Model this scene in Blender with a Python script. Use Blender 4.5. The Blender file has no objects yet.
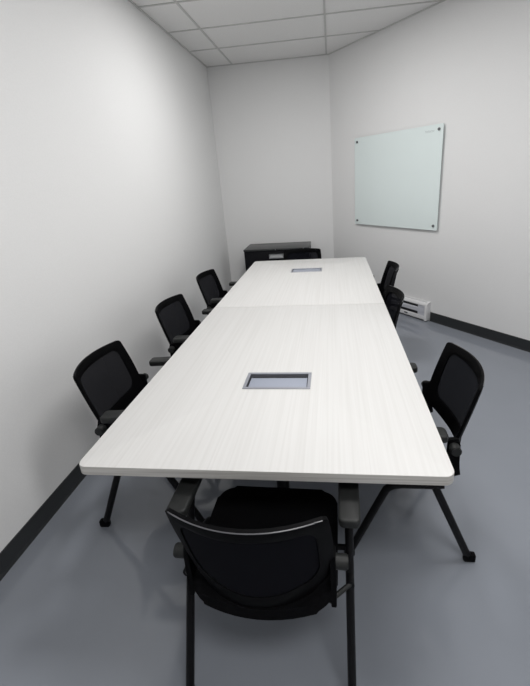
import bpy, bmesh, math, random
from mathutils import Vector, Matrix

S = bpy.context.scene
COL = S.collection

# ------------------------------------------------------------------ camera
CAM_F, CAM_PX, CAM_PY = 376.02, 288.99, 309.96
pitch, yaw, roll = math.radians(-19.3682), math.radians(-7.3175), math.radians(-3.8527)
Fv = Vector((math.sin(yaw) * math.cos(pitch), math.cos(yaw) * math.cos(pitch), math.sin(pitch)))
Rv = Vector((math.cos(yaw), -math.sin(yaw), 0))
Uv = Rv.cross(Fv)
R2 = Rv * math.cos(roll) + Uv * math.sin(roll)
U2 = -Rv * math.sin(roll) + Uv * math.cos(roll)
cam_data = bpy.data.cameras.new('camera')
cam = bpy.data.objects.new('camera', cam_data)
COL.objects.link(cam)
M = Matrix((( R2.x, U2.x, -Fv.x, 0.2584), (R2.y, U2.y, -Fv.y, -0.9075), (R2.z, U2.z, -Fv.z, 1.5898), (0, 0, 0, 1)))
cam.matrix_world = M
cam_data.sensor_width = 36.0
cam_data.lens = CAM_F * 36.0 / 686.0
cam_data.shift_x = -(CAM_PX - 265.0) / 686.0
cam_data.shift_y = (CAM_PY - 343.0) / 686.0
cam_data.clip_start = 0.02
S.camera = cam

# ------------------------------------------------------------------ world, light levels, exposure
world = bpy.data.worlds.new('world')
S.world = world
world.use_nodes = True
world.node_tree.nodes['Background'].inputs[0].default_value = (0.9, 0.95, 1, 1)
world.node_tree.nodes['Background'].inputs[1].default_value = 0.3
PANEL_STRENGTH = 1.2          # glow of the louvred diffusers themselves
LAMP_WATTS = 1.0              # scales the lamps of all ceiling lights
LAMP_SPREAD = 180.0           # cut-off of the louvres, degrees
S.view_settings.view_transform = 'Standard'
S.view_settings.look = 'None'
S.view_settings.exposure = 0.68
S.view_settings.gamma = 1.0
S.view_settings.use_curve_mapping = False


# ------------------------------------------------------------------ materials
def mat(name, col, rough=0.5, metal=0.0, coat=0.0, spec=0.5):
    m = bpy.data.materials.new(name)
    m.use_nodes = True
    b = m.node_tree.nodes['Principled BSDF']
    b.inputs['Base Color'].default_value = (*col, 1)
    b.inputs['Roughness'].default_value = rough
    b.inputs['Metallic'].default_value = metal
    b.inputs['Coat Weight'].default_value = coat
    b.inputs['Specular IOR Level'].default_value = spec
    return m


def nodes(m):
    nt = m.node_tree
    return nt, nt.nodes['Principled BSDF']


def noise_mix(m, c1, c2, scale=(1, 1, 1), nscale=5.0, detail=4.0, lo=0.35, hi=0.65, bump=0.0, bump_dist=0.001, rough=None):
    nt, b = nodes(m)
    tc = nt.nodes.new('ShaderNodeTexCoord')
    mp = nt.nodes.new('ShaderNodeMapping')
    mp.inputs['Scale'].default_value = scale
    n = nt.nodes.new('ShaderNodeTexNoise')
    n.inputs['Scale'].default_value = nscale
    n.inputs['Detail'].default_value = detail
    r = nt.nodes.new('ShaderNodeValToRGB')
    r.color_ramp.elements[0].position = lo
    r.color_ramp.elements[1].position = hi
    r.color_ramp.elements[0].color = (*c1, 1)
    r.color_ramp.elements[1].color = (*c2, 1)
    L = nt.links.new
    L(tc.outputs['Object'], mp.inputs['Vector'])
    L(mp.outputs['Vector'], n.inputs['Vector'])
    L(n.outputs['Fac'], r.inputs['Fac'])
    L(r.outputs['Color'], b.inputs['Base Color'])
    if bump:
        bp = nt.nodes.new('ShaderNodeBump')
        bp.inputs['Strength'].default_value = bump
        bp.inputs['Distance'].default_value = bump_dist
        L(n.outputs['Fac'], bp.inputs['Height'])
        L(bp.outputs['Normal'], b.inputs['Normal'])
    if rough:
        mr = nt.nodes.new('ShaderNodeMapRange')
        mr.inputs['To Min'].default_value = rough[0]
        mr.inputs['To Max'].default_value = rough[1]
        L(n.outputs['Fac'], mr.inputs['Value'])
        L(mr.outputs['Result'], b.inputs['Roughness'])
    return m, r, mp, tc


m_wall = mat('wall_paint', (0.62, 0.62, 0.61), 0.75, spec=0.2)
noise_mix(m_wall, (0.77, 0.77, 0.77), (0.79, 0.79, 0.79), nscale=160, detail=2, bump=0.25, bump_dist=0.0006)
m_tile = mat('ceiling_tile', (0.6, 0.6, 0.59), 0.95, spec=0.1)
noise_mix(m_tile, (0.76, 0.755, 0.75), (0.84, 0.835, 0.83), nscale=220, detail=3, bump=0.3, bump_dist=0.001)
m_tbar = mat('ceiling_bar', (0.56, 0.56, 0.55), 0.6, spec=0.2)
m_base = mat('baseboard_vinyl', (0.022, 0.024, 0.026), 0.45)
m_floor = mat('floor_epoxy', (0.2, 0.21, 0.23), 0.25)
noise_mix(m_floor, (0.228, 0.246, 0.280), (0.240, 0.258, 0.293), nscale=2.2, detail=6, lo=0.3, hi=0.7, rough=(0.08, 0.11))

m_lam = mat('whitewashed_laminate', (0.8, 0.79, 0.77), 0.5, spec=0.25)


def laminate(m, light, dark):
    # fine and broad streaks of the printed grain, running along the table
    nt, b = nodes(m)
    L = nt.links.new
    tc = nt.nodes.new('ShaderNodeTexCoord')
    cols = []
    for sc, ns, lo, hi in (((48, 0.75, 6), 1.6, 0.42, 0.68), ((150, 1.6, 14), 1.5, 0.35, 0.75), ((14, 0.5, 3), 1.3, 0.3, 0.75)):
        mp = nt.nodes.new('ShaderNodeMapping')
        mp.inputs['Scale'].default_value = sc
        n = nt.nodes.new('ShaderNodeTexNoise')
        n.inputs['Scale'].default_value = ns
        n.inputs['Detail'].default_value = 3
        n.inputs['Distortion'].default_value = 0.25
        mr = nt.nodes.new('ShaderNodeMapRange')
        mr.inputs['From Min'].default_value = lo
        mr.inputs['From Max'].default_value = hi
        L(tc.outputs['Object'], mp.inputs['Vector'])
        L(mp.outputs['Vector'], n.inputs['Vector'])
        L(n.outputs['Fac'], mr.inputs['Value'])
        cols.append(mr.outputs['Result'])
    a = nt.nodes.new('ShaderNodeMath'); a.operation = 'MULTIPLY'; a.inputs[1].default_value = 0.5
    L(cols[0], a.inputs[0])
    c = nt.nodes.new('ShaderNodeMath'); c.operation = 'MULTIPLY_ADD'; c.inputs[1].default_value = 0.28
    L(cols[1], c.inputs[0]); L(a.outputs[0], c.inputs[2])
    d = nt.nodes.new('ShaderNodeMath'); d.operation = 'MULTIPLY_ADD'; d.inputs[1].default_value = 0.22
    L(cols[2], d.inputs[0]); L(c.outputs[0], d.inputs[2])
    mx = nt.nodes.new('ShaderNodeMix'); mx.data_type = 'RGBA'
    mx.inputs['A'].default_value = (*light, 1)
    mx.inputs['B'].default_value = (*dark, 1)
    L(d.outputs[0], mx.inputs['Factor'])
    L(mx.outputs['Result'], b.inputs['Base Color'])


laminate(m_lam, (0.665, 0.66, 0.652), (0.595, 0.588, 0.575))
m_edge = mat('laminate_edge', (0.7, 0.69, 0.66), 0.4, spec=0.4)
noise_mix(m_edge, (0.40, 0.388, 0.37), (0.53, 0.52, 0.50), scale=(1.2, 1.2, 90), nscale=2.0, detail=3, lo=0.35, hi=0.6)
m_under = mat('table_underside', (0.04, 0.04, 0.04), 0.7)
m_black = mat('black_powdercoat', (0.005, 0.005, 0.006), 0.42, spec=0.15)
m_plastic = mat('black_plastic', (0.002, 0.002, 0.0025), 0.55, spec=0.06)
m_pad = mat('arm_pad_urethane', (0.017, 0.018, 0.018), 0.5, spec=0.3)
m_rim = mat('grey_rim_highlight', (0.11, 0.11, 0.12), 0.3)
m_fabric = mat('black_seat_fabric', (0.010, 0.010, 0.012), 0.95, spec=0.06)
noise_mix(m_fabric, (0.002, 0.002, 0.0025), (0.005, 0.005, 0.006), nscale=420, detail=2, bump=0.4, bump_dist=0.0006)
m_mesh = mat('black_chair_mesh', (0.005, 0.0052, 0.008), 0.9, spec=0.08)


def see_through(m, amount):
    nt, b = nodes(m)
    out = nt.nodes['Material Output']
    tr = nt.nodes.new('ShaderNodeBsdfTransparent')
    mx = nt.nodes.new('ShaderNodeMixShader')
    mx.inputs[0].default_value = amount
    nt.links.new(b.outputs[0], mx.inputs[1])
    nt.links.new(tr.outputs[0], mx.inputs[2])
    nt.links.new(mx.outputs[0], out.inputs['Surface'])


see_through(m_mesh, 0.03)
m_chrome = mat('brushed_metal', (0.55, 0.56, 0.58), 0.3, metal=1.0)
m_alu = mat('silver_tray', (0.30, 0.31, 0.35), 0.35, metal=0.35)
m_alu_in = mat('silver_lid', (0.36, 0.39, 0.47), 0.3, metal=0.3)  # blue-grey reflection on the lid is put into this base colour
m_card = mat('label_card_paper', (0.45, 0.46, 0.47), 0.5)
m_stand = mat('standoff_steel', (0.16, 0.17, 0.18), 0.35, metal=0.6)
m_dark = mat('dark_recess', (0.03, 0.03, 0.035), 0.6)
m_cab = mat('black_cabinet_steel', (0.006, 0.006, 0.008), 0.42, spec=0.15)
m_cabtop = mat('cabinet_top_sheen', (0.035, 0.037, 0.038), 0.33)  # sheen on the black steel top, put into a lighter grey
m_heat = mat('white_enamel', (0.72, 0.72, 0.73), 0.35)
m_heat_p = mat('heater_panel', (0.56, 0.57, 0.62), 0.25)
m_glass = mat('pale_green_backpainted_glass', (0.74, 0.82, 0.815), 0.12, coat=0.3)
m_glass_e = mat('glass_edge', (0.30, 0.38, 0.37), 0.15)
m_ink = mat('grey_print', (0.32, 0.36, 0.37), 0.6)
m_lightp = bpy.data.materials.new('light_diffuser')
m_lightp.use_nodes = True
_nt = m_lightp.node_tree
_nt.nodes.clear()
_e = _nt.nodes.new('ShaderNodeEmission')
_e.inputs[0].default_value = (1.0, 0.99, 0.975, 1)
_e.inputs[1].default_value = PANEL_STRENGTH
_o = _nt.nodes.new('ShaderNodeOutputMaterial')
_nt.links.new(_e.outputs[0], _o.inputs['Surface'])


# ------------------------------------------------------------------ mesh helpers
def obj(name, bm, m, parent=None, smooth=False, loc=None):
    me = bpy.data.meshes.new(name)
    bmesh.ops.recalc_face_normals(bm, faces=bm.faces)
    bm.to_mesh(me)
    bm.free()
    mats = m if isinstance(m, (list, tuple)) else [m]
    for k in mats:
        me.materials.append(k)
    if smooth:
        for p in me.polygons:
            p.use_smooth = True
        try:
            me.set_sharp_from_angle(angle=math.radians(40))
        except Exception:
            pass
    o = bpy.data.objects.new(name, me)
    COL.objects.link(o)
    if parent is not None:
        o.parent = parent
    if loc:
        o.location = loc
    return o


def box(bm, x0, x1, y0, y1, z0, z1, bevel=0.0, seg=2, mi=0):
    vs = [bm.verts.new(c) for c in ((x0, y0, z0), (x1, y0, z0), (x1, y1, z0), (x0, y1, z0),
                                    (x0, y0, z1), (x1, y0, z1), (x1, y1, z1), (x0, y1, z1))]
    fs = [bm.faces.new([vs[i] for i in q]) for q in ((0, 3, 2, 1), (4, 5, 6, 7), (0, 1, 5, 4), (1, 2, 6, 5), (2, 3, 7, 6), (3, 0, 4, 7))]
    for f in fs:
        f.material_index = mi
    if bevel:
        es = list({e for f in fs for e in f.edges})
        bmesh.ops.bevel(bm, geom=es, offset=bevel, segments=seg, profile=0.5, affect='EDGES')
    return bm


def prism(bm, pts, z0, z1, bevel=0.0, seg=2, mi=0, axis='z'):
    def P(a, b, c):
        return {'z': (a, b, c), 'x': (c, a, b), 'y': (a, c, b)}[axis]
    lo = [bm.verts.new(P(x, y, z0)) for x, y in pts]
    hi = [bm.verts.new(P(x, y, z1)) for x, y in pts]
    n = len(pts)
    fs = [bm.faces.new(lo[::-1]), bm.faces.new(hi)]
    for i in range(n):
        fs.append(bm.faces.new((lo[i], lo[(i + 1) % n], hi[(i + 1) % n], hi[i])))
    for f in fs:
        f.material_index = mi
    if bevel:
        es = list({e for e in fs[0].edges} | {e for e in fs[1].edges})
        bmesh.ops.bevel(bm, geom=es, offset=bevel, segments=seg, profile=0.5, affect='EDGES')
    return bm


def rrect(x0, x1, y0, y1, r, n=5):
    pts = []
    for cx, cy, a0 in ((x1 - r, y1 - r, 0), (x0 + r, y1 - r, 90), (x0 + r, y0 + r, 180), (x1 - r, y0 + r, 270)):
        for i in range(n + 1):
            a = math.radians(a0 + 90 * i / n)
            pts.append((cx + r * math.cos(a), cy + r * math.sin(a)))
    return pts


def tube(bm, pts, r, n=10, rx=None):
    # sweep of a round (or flattened: rx along local X) section along a polyline
    pts = [Vector(p) for p in pts]
    rings = []
    for i, p in enumerate(pts):
        if i == 0:
            d = pts[1] - pts[0]
        elif i == len(pts) - 1:
            d = pts[-1] - pts[-2]
        else:
            d = (pts[i + 1] - p).normalized() + (p - pts[i - 1]).normalized()
        d.normalize()
        ref = Vector((1, 0, 0)) if abs(d.x) < 0.9 else Vector((0, 0, 1))
        b = d.cross(ref).normalized()
        a = b.cross(d).normalized()
        ra = rx if rx else r
        rings.append([bm.verts.new(p + a * ra * math.cos(2 * math.pi * k / n) + b * r * math.sin(2 * math.pi * k / n)) for k in range(n)])
    for q in range(len(rings) - 1):
        for k in range(n):
            bm.faces.new((rings[q][k], rings[q][(k + 1) % n], rings[q + 1][(k + 1) % n], rings[q + 1][k]))
    bm.faces.new(rings[0][::-1])
    bm.faces.new(rings[-1])
    return bm


def bezier(p0, p1, p2, n=6):
    p0, p1, p2 = Vector(p0), Vector(p1), Vector(p2)
    return [p0 * (1 - t) ** 2 + p1 * 2 * t * (1 - t) + p2 * t * t for t in [i / n for i in range(n + 1)]]


def cyl(bm, a, b, r, n=20, bevel=0.0):
    tube(bm, [a, b], r, n)
    return bm


def NB():
    return bmesh.new()


def thing(name, label, cat, loc=(0, 0, 0), rz=0.0, group=None):
    o = bpy.data.objects.new(name, None)
    o.empty_display_size = 0.1
    COL.objects.link(o)
    o.location = loc
    o.rotation_euler = (0, 0, rz)
    o['label'] = label
    o['category'] = cat
    if group:
        o['group'] = group
    return o


def tag(o, label, cat, group=None):
    o['label'] = label
    o['category'] = cat
    if group:
        o['group'] = group
    return o


def struct(name, bm, m, parent=None, smooth=False):
    o = obj(name, bm, m, parent, smooth)
    if parent is None:
        o['kind'] = 'structure'
    return o


# ------------------------------------------------------------------ room shell
XL, YB, ZC = -1.240, 4.351, 2.9415
XR = 0.2673
ANG = math.radians(39.767)
T = Vector((math.sin(ANG), -math.cos(ANG), 0))     # along the slanted right wall, away from the far corner
NW = Vector((-math.cos(ANG), -math.sin(ANG), 0))   # its normal, into the room
XR2 = 2.75
TL = (XR2 - XR) / T.x
YC = YB + T.y * TL
YN = -2.9

bm = NB(); box(bm, XL - .2, XR2 + .2, YN - .2, YB + .2, -.15, 0)
struct('floor', bm, m_floor)
bm = NB(); box(bm, XL - .12, XL, YN, YB, 0, ZC + .1)
struct('wall_left', bm, m_wall)
bm = NB(); box(bm, XL - .12, XR, YB, YB + .12, 0, ZC + .1)
struct('wall_back', bm, m_wall)
c0 = Vector((XR, YB, 0)); c1 = c0 + T * TL
bm = NB(); prism(bm, [tuple(v.xy) for v in (c0, c1, c1 - NW * .12, c0 - NW * .12)], 0, ZC + .1)
struct('wall_right', bm, m_wall)
bm = NB(); box(bm, XR2, XR2 + .12, YN, YC, 0, ZC + .1)
struct('wall_side', bm, m_wall)
bm = NB(); box(bm, XL - .12, XR2 + .12, YN - .12, YN, 0, ZC + .1)
struct('wall_near', bm, m_wall)

# suspended ceiling: slab of tiles with the grid bars as its part
G1, GDX, GDY, R0 = -0.9137, 1.1493, 0.5747, 0.6294


def room_x_at(y):
    if y < YC:
        return XR2
    return XR + (YB - y) * T.x / -T.y


bm = NB()
prism(bm, [(XL, YN), (XR2, YN), (XR2, YC), (XR, YB), (XL, YB)], ZC, ZC + .1)
ceil = struct('ceiling', bm, m_tile)
bm = NB()
y = YB - R0
while y > YN:
    box(bm, XL, room_x_at(y), y - .009, y + .009, ZC - .006, ZC + .001)
    y -= GDY
x = G1
while x < XR2:
    yt = YB if x < XR else YB - (x - XR) * -T.y / T.x
    box(bm, x - .009, x + .009, YN, yt, ZC - .0063, ZC + .001)
    x += GDX
# wall angles
box(bm, XL, XL + .016, YN, YB, ZC - .008, ZC + .001)
box(bm, XL, XR, YB - .016, YB, ZC - .008, ZC + .001)
prism(bm, [tuple(v.xy) for v in (c0, c1, c1 + NW * .016, c0 + NW * .016)], ZC - .008, ZC + .001)
g = obj('ceiling_grid', bm, m_tbar, ceil)

# black vinyl baseboards
HB = 0.104


def cove(bm, a, b, nrm):
    prof = [(0, 0), (.012, 0), (.010, .006), (.006, .016), (.005, HB - .004), (.003, HB), (0, HB)]
    a, b, nrm = Vector(a), Vector(b), Vector(nrm)
    A = [bm.verts.new(a + nrm * d + Vector((0, 0, z))) for d, z in prof]
    B = [bm.verts.new(b + nrm * d + Vector((0, 0, z))) for d, z in prof]
    n = len(prof)
    for i in range(n):
        bm.faces.new((A[i], A[(i + 1) % n], B[(i + 1) % n], B[i]))
    bm.faces.new(A); bm.faces.new(B[::-1])
    return bm


bm = NB(); cove(bm, (XL, YN, 0), (XL, YB, 0), (1, 0, 0)); struct('baseboard_left', bm, m_base)
bm = NB(); cove(bm, (XL + .012, YB, 0), (XR, YB, 0), (0, -1, 0)); struct('baseboard_back', bm, m_base)
HT0, HT1 = 0.80, 1.617      # baseboard heater from/to along the slanted wall
bm = NB()
cove(bm, c0 + T * .02, c0 + T * (HT0 - .004), NW)
cove(bm, c0 + T * (HT1 + .004), c1, NW)
struct('baseboard_right', bm, m_base)
bm = NB(); cove(bm, (XR2, YN, 0), (XR2, YC, 0), (-1, 0, 0)); struct('baseboard_side', bm, m_base)


# ceiling lights (lay-in panels over and behind the camera's end of the table)
def troffer(col, row, label, watts, part=0.0):
    x0 = G1 + GDX * (col + part) + .016
    x1 = G1 + GDX * (col + 1) - .016
    y1 = YB - R0 - GDY * row - .016
    y0 = y1 - GDY + .032
    t = thing('ceiling_light', label, 'ceiling light', ((x0 + x1) / 2, (y0 + y1) / 2, ZC - .012), 0, 'lay-in ceiling lights')
    hx, hy = (x1 - x0) / 2, (y1 - y0) / 2
    bm = NB()
    for a, b, c, d in ((-hx, hx, -hy, -hy + .03), (-hx, hx, hy - .03, hy), (-hx, -hx + .03, -hy + .03, hy - .03), (hx - .03, hx, -hy + .03, hy - .03)):
        box(bm, a, b, c, d, -.004, .012)
    obj('light_frame', bm, m_heat, t)
    bm = NB(); box(bm, -hx + .03, hx - .03, -hy + .03, hy - .03, 0, .008)
    obj('light_diffuser', bm, m_lightp, t)
    ld = bpy.data.lights.new('ceiling_lamp', 'AREA')
    ld.shape = 'RECTANGLE'
    ld.size, ld.size_y = 2 * hx - .07, 2 * hy - .07
    ld.energy = LAMP_WATTS * watts
    ld.spread = math.radians(LAMP_SPREAD)
    ld.color = (1.0, 0.99, 0.975)
    lo = bpy.data.objects.new('ceiling_lamp', ld)
    COL.objects.link(lo)
    lo.parent = t
    lo.location = (0, 0, -.006)
    return t


troffer(0, 2, 'square white ceiling light panel over the middle of the joined tables', 15.0, .5)
troffer(1, 5, 'long white ceiling light panel above the near end of the table', 18.0)
troffer(1, 8, 'long white ceiling light panel behind the near end of the table', 19.0)


# ------------------------------------------------------------------ frame of the slanted wall for things on it
def wall_matrix(t, z):
    # local X along the wall (to the right seen from the room), local Y out of the wall INTO the room, local Z up
    p = c0 + T * t
    return Matrix(((T.x, -NW.x, 0, p.x), (T.y, -NW.y, 0, p.y), (0, 0, 1, z), (0, 0, 0, 1)))


def wobj(name, bm, m, parent, smooth=False):
    # meshes above are written with +Y out of the wall; the wall frame has -Y out of it
    for v in bm.verts:
        v.co.y = -v.co.y
    bmesh.ops.reverse_faces(bm, faces=bm.faces)
    return obj(name, bm, m, parent, smooth)


# glass marker board
BW, BH = 1.188, 0.983
gb = thing('glass_board', 'frameless pale green glass marker board on the slanted right wall', 'whiteboard')
gb.matrix_world = wall_matrix(0.462, 0.990)
bm = NB()
prism(bm, rrect(0, BW, 0, BH, .012, 3), .022, .028, axis='y')
for f in bm.faces:
    if abs(f.normal.y) < .5:
        f.material_index = 1
bm.normal_update()
for f in bm.faces:
    f.material_index = 0 if abs(f.normal.y) > .5 else 1
wobj('glass_panel', bm, [m_glass, m_glass_e], gb)
for sx in (.045, BW - .045):
    for sz in (.045, BH - .045):
        bm = NB()
        tube(bm, [(sx, 0, sz), (sx, .022, sz)], .009, 16)
        tube(bm, [(sx, .028, sz), (sx, .033, sz), (sx, .036, sz)], .0135, 18)
        wobj('standoff', bm, m_stand, gb, True)
bm = NB()
random.seed(3)
xx = BW - .20
for i in range(9):                      # faint maker's mark too small to read
    w = .006 + .003 * (i % 3)
    h = .006 + .005 * ((i * 7) % 3 == 0)
    box(bm, xx, xx + w * .6, .0281, .0284, BH - .055, BH - .055 + h)
    xx += w + .003
box(bm, BW - .20, BW - .10, .0281, .0283, BH - .062, BH - .0600)
wobj('printed_mark', bm, m_ink, gb)

# baseboard heater
hl = HT1 - HT0
ht = thing('baseboard_heater', 'white electric baseboard heater at the foot of the slanted right wall', 'heater')
ht.matrix_world = wall_matrix(HT0, 0.0)
bm = NB()
# back box + curved hood with two long openings
prism(bm, [(0.0, .018), (.012, .018), (.012, .215), (0, .215)], .0, hl, axis='x')
prism(bm, [(0.0, .196), (.030, .206), (.052, .200), (.062, .186), (.062, .176), (.058, .176), (.055, .188), (.028, .198), (.0, .190)], 0, hl, axis='x')
prism(bm, [(.060, .018), (.064, .018), (.064, .062), (.060, .066)], 0, hl, axis='x')
prism(bm, [(0.0, .018), (.064, .018), (.064, .026), (0, .026)], 0, hl, axis='x')
wobj('heater_body', bm, m_heat, ht)
bm = NB()
prism(bm, [(.054, .098), (.060, .096), (.064, .100), (.064, .140), (.058, .148), (.052, .145)], .0, hl - .035, axis='x')
wobj('front_panel', bm, m_heat_p, ht)
bm = NB(); box(bm, .01, hl - .035, .012, .046, .03, .19)
wobj('dark_interior', bm, m_dark, ht)
bm = NB()
box(bm, hl - .12, hl - .030, .047, .0625, .064, .174)
wobj('wiring_cover', bm, m_heat_p, ht)
for a in (0, hl - .030):
    bm = NB(); prism(bm, [(0, .012), (.068, .012), (.068, .188), (.056, .208), (.03, .216), (0, .220)], a, a + .030, .003, 2, axis='x')
    wobj('end_cap', bm, m_heat, ht, True)
bm = NB(); box(bm, hl - .30, hl - .255, .0642, .0652, .036, .050)
wobj('badge', bm, m_dark, ht)

# ------------------------------------------------------------------ filing cabinet against the back wall
CX0, CX1, CY0, CY1, CZ = -0.902, -0.043, 3.875, 4.330, 0.737
fc = thing('filing_cabinet', 'low black steel lateral filing cabinet against the back wall', 'filing cabinet', ((CX0 + CX1) / 2, (CY0 + CY1) / 2, 0))
hw, hd = (CX1 - CX0) / 2, (CY1 - CY0) / 2
bm = NB(); box(bm, -hw + .004, hw - .004, -hd + .012, hd, .05, CZ - .022, .002, 1)
box(bm, -hw + .02, hw - .02, -hd + .03, hd - .01, 0, .05)
obj('cabinet_body', bm, m_cab, fc)
bm = NB(); box(bm, -hw, hw, -hd, hd, CZ - .022, CZ, .003, 2)
obj('cabinet_top', bm, m_cabtop, fc, True)
z0s = ((.060, .365), (.375, CZ - .036))
for za, zb in z0s:
    bm = NB(); box(bm, -hw + .010, hw - .010, -hd - .004, -hd + .012, za, zb, .003, 2)
    dr = obj('drawer', bm, m_cab, fc, True)
    bm = NB()
    zc_ = zb - .060
    box(bm, -.095, .095, -hd - .0065, -hd - .0042, zc_ - .030, zc_ + .026, .0008, 1)
    box(bm, -.095, .095, -hd - .017, -hd - .0065, zc_ - .030, zc_ - .020, .002, 1)
    box(bm, -.095, .095, -hd - .013, -hd - .0065, zc_ + .018, zc_ + .026, .002, 1)
    obj('handle', bm, m_chrome, dr)
    bm = NB(); box(bm, -.085, .085, -hd - .0072, -hd - .0066, zc_ - .016, zc_ + .014)
    obj('label_card', bm, m_card, dr)
bm = NB(); tube(bm, [(hw - .075, -hd - .006, CZ - .012), (hw - .075, -hd + .002, CZ - .012)], .008, 16)
obj('lock', bm, m_chrome, fc, True)
bm = NB(); box(bm, -.012, -.006, -hd - .0015, -hd, CZ - .020, CZ - .002)
obj('latch_slot', bm, m_chrome, fc)


# ------------------------------------------------------------------ tables
TW, TH, TT = 0.60, 0.742, 0.036
SEAM, TLEN = 1.5782, 3.1201


def table(y0, y1, round_near, box_rect, label):
    t = thing('conference_table', label, 'table', (0, (y0 + y1) / 2, 0), 0, 'white conference tables joined end to end')
    h = (y1 - y0) / 2
    r = .032

    def outline(e):
        pts = []
        for sx, sy, a0, rr in ((1, 1, 0, 0 if round_near else r), (-1, 1, 90, 0 if round_near else r), (-1, -1, 180, r if round_near else 0), (1, -1, 270, r if round_near else 0)):
            if rr == 0:
                pts.append((sx * (TW - e), sy * (h - e)))
            else:
                for i in range(7):
                    a = math.radians(a0 + 90 * i / 6)
                    pts.append((sx * (TW - rr) + (rr - e) * math.cos(a), sy * (h - rr) + (rr - e) * math.sin(a)))
        return pts
    # top surface with an opening for the power tray
    cy = (y0 + y1) / 2
    bx0, bx1, by0, by1 = box_rect
    by0 -= cy; by1 -= cy
    bm = NB()
    prof = [(.0035, TH), (.001, TH - .001), (0, TH - .0035), (0, TH - TT + .003), (.003, TH - TT)]
    rings = [[bm.verts.new((x, y, z)) for x, y in outline(e)] for e, z in prof]
    n = len(rings[0])
    for q in range(len(rings) - 1):
        for k in range(n):
            f = bm.faces.new((rings[q][k], rings[q][(k + 1) % n], rings[q + 1][(k + 1) % n], rings[q + 1][k]))
            f.material_index = 0 if q == 0 else 1
    bm.faces.new(rings[-1][::-1]).material_index = 2
    hole = [bm.verts.new((x, y, TH)) for x, y in ((bx1, by1), (bx0, by1), (bx0, by0), (bx1, by0))]
    es = []
    for k in range(n):
        es.append(bm.edges.get((rings[0][k], rings[0][(k + 1) % n])))
    for k in range(4):
        es.append(bm.edges.new((hole[k], hole[(k + 1) % 4])))
    bmesh.ops.triangle_fill(bm, use_beauty=True, use_dissolve=False, edges=es)
    lowh = [bm.verts.new((v.co.x, v.co.y, TH - .03)) for v in hole]
    for k in range(4):
        f = bm.faces.new((hole[k], hole[(k + 1) % 4], lowh[(k + 1) % 4], lowh[k])); f.material_index = 1
    bm.faces.new(lowh).material_index = 1
    obj('tabletop', bm, [m_lam, m_edge, m_under], t, True)
    # underframe: two rails, central column on a foot at each end
    bm = NB()
    for sx in (-.34, .34):
        box(bm, sx - .02, sx + .02, -h + .12, h - .12, TH - TT - .03, TH - TT - .001)
    for sy in (-h + .42, h - .42):
        box(bm, -.34, .34, sy - .02, sy + .02, TH - TT - .03, TH - TT - .002)
    obj('underframe', bm, m_black, t)
    for sy in (-h + .46, h - .46):
        bm = NB()
        tube(bm, [(0, sy, .045), (0, sy, TH - TT - .031)], .03, 16)
        tube(bm, [(0, sy - .01, .03), (0, sy, .075)], .05, 16)
        lg = obj('leg', bm, m_black, t, True)
        bm = NB(); box(bm, -.16, .16, sy - .03, sy + .03, .0, .03, .006, 2)
        obj('foot', bm, m_black, lg, True)
    return t


NBOX = (-.1425, .1440, .480, .612)
FBOX = (-.1425, .1450, 2.546, 2.682)
table(0.0, SEAM - .0006, True, NBOX, 'near one of the two joined white wood-grain tables, its rounded corners towards the viewer')
table(SEAM + .0006, TLEN, False, FBOX, 'far one of the two joined white wood-grain tables, ending near the filing cabinet')


def power_box(rect, open_lid, label):
    x0, x1, y0, y1 = rect
    cx, cy = (x0 + x1) / 2, (y0 + y1) / 2
    t = thing('power_box', label, 'power box', (cx, cy, TH), 0, 'silver power boxes set into the tabletops')
    hx, hy = (x1 - x0) / 2, (y1 - y0) / 2
    o, i = .004, .010
    bm = NB()
    zt = .0035
    box(bm, -hx - o, hx + o, -hy - o, -hy + i, .0002, zt, .001, 1)
    box(bm, -hx - o, hx + o, hy - i, hy + o, .0002, zt, .001, 1)
    box(bm, -hx - o, -hx + i, -hy + i, hy - i, .0002, zt, .001, 1)
    box(bm, hx - i, hx + o, -hy + i, hy - i, .0002, zt, .001, 1)
    # tray walls going down
    for a, b, c, d in ((-hx + .001, hx - .001, -hy + .001, -hy + .003), (-hx + .001, hx - .001, hy - .003, hy - .001), (-hx + .001, -hx + .003, -hy + .003, hy - .003), (hx - .003, hx - .001, -hy + .003, hy - .003)):
        box(bm, a, b, c, d, -.028, .0004)
    obj('tray_rim', bm, m_alu, t)
    bm = NB(); box(bm, -hx + .003, hx - .003, -hy + .003, hy - .003, -.0285, -.0265)
    obj('tray_floor', bm, m_dark, t)
    bm = NB()
    zl = -.010 if open_lid else -.001
    box(bm, -hx + .014, hx - .014, -hy + .0105, hy - (.024 if open_lid else .013), zl - .003, zl, .001, 1)
    obj('lid', bm, m_alu_in, t)
    if open_lid:
        bm = NB(); box(bm, -.045, -.015, hy - .026, hy - .020, zl - .012, zl - .001, .001, 1)
        obj('finger_notch', bm, m_dark, t)
        bm = NB(); tube(bm, [(-hx + .02, hy - .0165, -.012), (hx - .02, hy - .0165, -.012)], .003, 8)
        obj('hinge', bm, m_dark, t)
    return t


power_box(NBOX, True, 'silver recessed power box in the near table, with its lid sunk below the rim')
power_box(FBOX, False, 'silver power box in the far table, lying flush with the tabletop')


# ------------------------------------------------------------------ chairs
def back_pt(u, v):
    # surface of the backrest: u -1..1 across, v 0..1 upwards; +y is forward
    v = max(v, 0.0)
    hwid = .207 + .010 * math.sin(math.pi * min(v, 1.0)) - .004 * (1 - v)
    zb = .437 + .065 * u * u                # the lower edge is a deep arc
    z = zb + (.812 - zb) * v
    y = -.066 - .088 * (v ** 1.15) - (.058 + .026 * (1 - v)) * (1 - u * u)
    z += .004 * (1 - u * u) * v
    return Vector((u * hwid, y, z))


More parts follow.
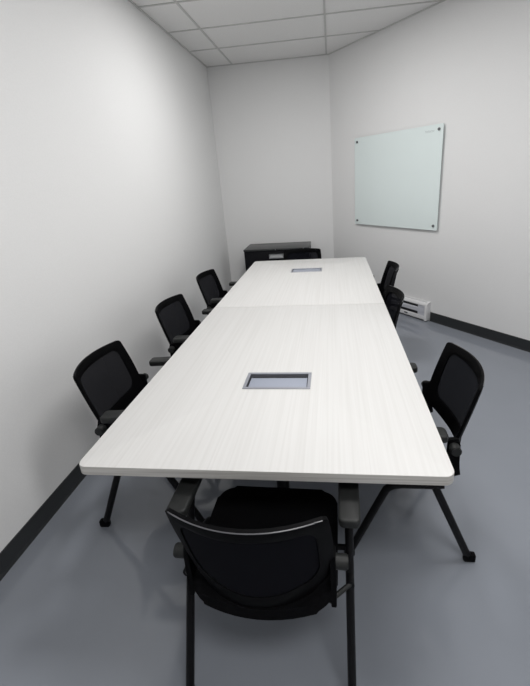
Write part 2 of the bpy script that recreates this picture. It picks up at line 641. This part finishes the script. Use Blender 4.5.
def back_nrm(u, v):
    e = 1e-3
    a = back_pt(u + e, v) - back_pt(u - e, v)
    b = back_pt(u, v + e) - back_pt(u, v - e)
    return a.cross(b).normalized()      # points backwards (-y)


def strip(bm, uvs_in, uvs_out, th, closed=True):
    # a solid ring between two closed (u,v) outlines on the backrest surface
    n = len(uvs_in)
    def off(uv, d):
        return back_pt(*uv) + back_nrm(*uv) * d
    rows = []
    mid = [((a[0] + b[0]) / 2, (a[1] + b[1]) / 2) for a, b in zip(uvs_in, uvs_out)]
    layers = [(uvs_in, -th * .55), (mid, -th), (uvs_out, -th * .6), (uvs_out, th * .6), (mid, th), (uvs_in, th * .55)]
    for uvs, d in layers:
        rows.append([bm.verts.new(off(uv, d)) for uv in uvs])
    m = len(rows)
    for q in range(m):
        for k in range(n):
            bm.faces.new((rows[q][k], rows[q][(k + 1) % n], rows[(q + 1) % m][(k + 1) % n], rows[(q + 1) % m][k]))


def uv_outline(u0, u1, v0, v1, ru, rv, seg=5, side=10):
    cs = [(u1 - ru, v1 - rv, 0), (u0 + ru, v1 - rv, 90), (u0 + ru, v0 + rv, 180), (u1 - ru, v0 + rv, 270)]
    pts = []
    for i, (cu, cv, a0) in enumerate(cs):
        for k in range(seg + 1):
            a = math.radians(a0 + 90 * k / seg)
            pts.append((cu + ru * math.cos(a), cv + rv * math.sin(a)))
        nx = cs[(i + 1) % 4]
        a = math.radians(nx[2])
        q0, q1 = pts[-1], (nx[0] + ru * math.cos(a), nx[1] + rv * math.sin(a))
        for k in range(1, side):
            f = k / side
            pts.append((q0[0] + (q1[0] - q0[0]) * f, q0[1] + (q1[1] - q0[1]) * f))
    return pts


def seat_bm(rear, bow):
    bm = NB()
    outl = []
    raw = rrect(-.225, .225, rear, .27, .06, 6)
    for i, q in enumerate(raw):
        nx = raw[(i + 1) % len(raw)]
        m = 10 if math.hypot(nx[0] - q[0], nx[1] - q[1]) > .1 else 1
        for j in range(m):
            px, py = q[0] + (nx[0] - q[0]) * j / m, q[1] + (nx[1] - q[1]) * j / m
            if py < .0:                      # bowed rear edge
                py -= bow * (1 - (px / .225) ** 2) * min(1, py / rear)
            outl.append((px, py))
    prism(bm, outl, .425, .468, .014, 3)
    return bm


def make_chair():
    t = thing('conference_chair', '', 'chair')
    # seat cushion
    obj('seat', seat_bm(-.048, .018), m_fabric, t, True)
    bm = NB(); prism(bm, rrect(-.20, .20, -.05, .25, .05, 5), .405, .4255, .006, 2)
    obj('seat_shell', bm, m_plastic, t, True)
    # backrest: frame with a mesh panel inside
    bm = NB()
    strip(bm, uv_outline(-.83, .83, .20, .88, .14, .13), uv_outline(-1, 1, 0, 1, .07, .045), .0085)
    bk = obj('backrest_frame', bm, m_plastic, t, True)
    bm = NB()
    N1, N2 = 16, 12
    grid = [[bm.verts.new(back_pt(-.85 + 1.70 * i / N1, .185 + .71 * j / N2) + back_nrm(-.85 + 1.70 * i / N1, .185 + .71 * j / N2) * .001) for i in range(N1 + 1)] for j in range(N2 + 1)]
    for j in range(N2):
        for i in range(N1):
            bm.faces.new((grid[j][i], grid[j][i + 1], grid[j + 1][i + 1], grid[j + 1][i]))
    obj('backrest_mesh', bm, m_mesh, bk, True)
    bm = NB()                                 # thin grey bead painting the highlight along the top rim
    tube(bm, [back_pt(u, .985) + back_nrm(u, .985) * .0065 + Vector((0, 0, .0045)) for u in [-.93 + 1.86 * i / 20 for i in range(21)]], .0017, 6)
    obj('rim_highlight', bm, m_rim, bk, True)
    for s in (-1, 1):
        # arm pad
        bm = NB()
        pts = rrect(-.032, .032, -.030, .225, .016, 4)
        prism(bm, pts, .628, .658, .007, 3)
        for v in bm.verts:
            v.co.x += s * .263
            v.co.z += (v.co.y - .0) * .02
        obj('armrest', bm, m_pad, t, True)
        # rear leg: from the rear foot up and forward to under the arm pad
        bm = NB()
        tube(bm, [(s * .262, -.158, .028), (s * .262, .004, .41), (s * .262, .070, .575), (s * .262, .092, .612), (s * .262, .120, .630)], .0160, 12, rx=.0132)
        lg = obj('leg', bm, m_black, t, True)
        bm = NB(); box(bm, s * .262 - .013, s * .262 + .013, -.190, -.142, .002, .040, .006, 2)
        obj('foot_glide', bm, m_plastic, lg, True)
        # front leg: foot, slanting up and back, bending into the seat rail
        bm = NB()
        pts = [(s * .262, .335, .022), (s * .262, .200, .345)] + bezier((s * .262, .195, .364), (s * .262, .172, .398), (s * .262, .120, .400), 6)[1:] + [(s * .262, .013, .400), (s * .262, -.035, .404)]
        tube(bm, pts, .0160, 12, rx=.0132)
        lg = obj('leg', bm, m_black, t, True)
        bm = NB(); box(bm, s * .262 - .013, s * .262 + .013, .315, .360, .002, .036, .006, 2)
        obj('foot_glide', bm, m_plastic, lg, True)
        # side bracket that carries the backrest, with the round pivot knob
        bm = NB()
        prof = [(-.052, .590), (-.090, .592), (-.100, .560), (-.098, .480), (-.110, .418), (-.075, .405), (-.058, .415), (-.05, .47)]
        x0, x1 = (.206, .222) if s > 0 else (-.222, -.206)
        prism(bm, prof, x0, x1, .003, 2, axis='x')
        br = obj('back_bracket', bm, m_plastic, t, True)
        bm = NB()
        a, b = s * .222, s * .257
        tube(bm, [(a, -.074, .556), (b - s * .004, -.074, .556)], .0205, 20)
        tube(bm, [(b - s * .004, -.074, .556), (b, -.074, .556)], .0180, 20)
        obj('pivot_knob', bm, m_pad, br, True)
        bm = NB()
        tube(bm, [(s * .200, -.085, .404), (s * .262, -.030, .404)], .0075, 10)
        obj('seat_pin', bm, m_pad, br, True)
    # cross bar under the seat
    bm = NB(); tube(bm, [(-.262, .10, .392), (.262, .10, .392)], .010, 10)
    obj('cross_bar', bm, m_black, t, True)
    return t


def dup(root):
    r = root.copy(); COL.objects.link(r)
    for ch in list(root.children):
        c = ch.copy(); COL.objects.link(c); c.parent = r
        for g_ in list(ch.children):
            d = g_.copy(); COL.objects.link(d); d.parent = c
    return r


proto = make_chair()
# the near chair's seat is slid fully back under its backrest
full_seat = obj('seat', seat_bm(-.112, .052), m_fabric, None, True)
D = math.radians
chairs = [
    (.0240, -.0570, -.93, 'black mesh-back chair at the near end of the table, its back to the viewer'),
    (-.7555, .6700, -87.2, 'black mesh-back chair by the left wall, nearest of the three in that row'),
    (-.7464, 1.5102, -92.1, 'black mesh-back chair by the left wall, middle of the three in that row'),
    (-.7403, 2.3116, -92.5, 'black mesh-back chair by the left wall, farthest and smallest of that row'),
    (.6355, .580, 90.1, 'black mesh-back chair at the right edge of the picture, nearest of the right row'),
    (.500, 1.5663, 93.2, 'black chair on the right side of the table, in front of the baseboard heater'),
    (.605, 2.3874, 88.3, 'black chair at the far right corner of the table, farthest of the right row'),
    (-.0900, 3.1700, 180, 'black mesh-back chair at the far end of the table, in front of the filing cabinet'),
]
for i, (x, y, a, lab) in enumerate(chairs):
    c = proto if i == 0 else dup(proto)
    c.location = (x, y, 0)
    c.rotation_euler = (0, 0, D(a))
    c['label'] = lab
    c['category'] = 'chair'
    c['group'] = 'black mesh-back chairs around the table'

for ch in list(proto.children):
    if ch.data and ch.data.name.startswith('seat') and ch.name.split('.')[0] == 'seat':
        ch.data = full_seat.data
bpy.data.objects.remove(full_seat)
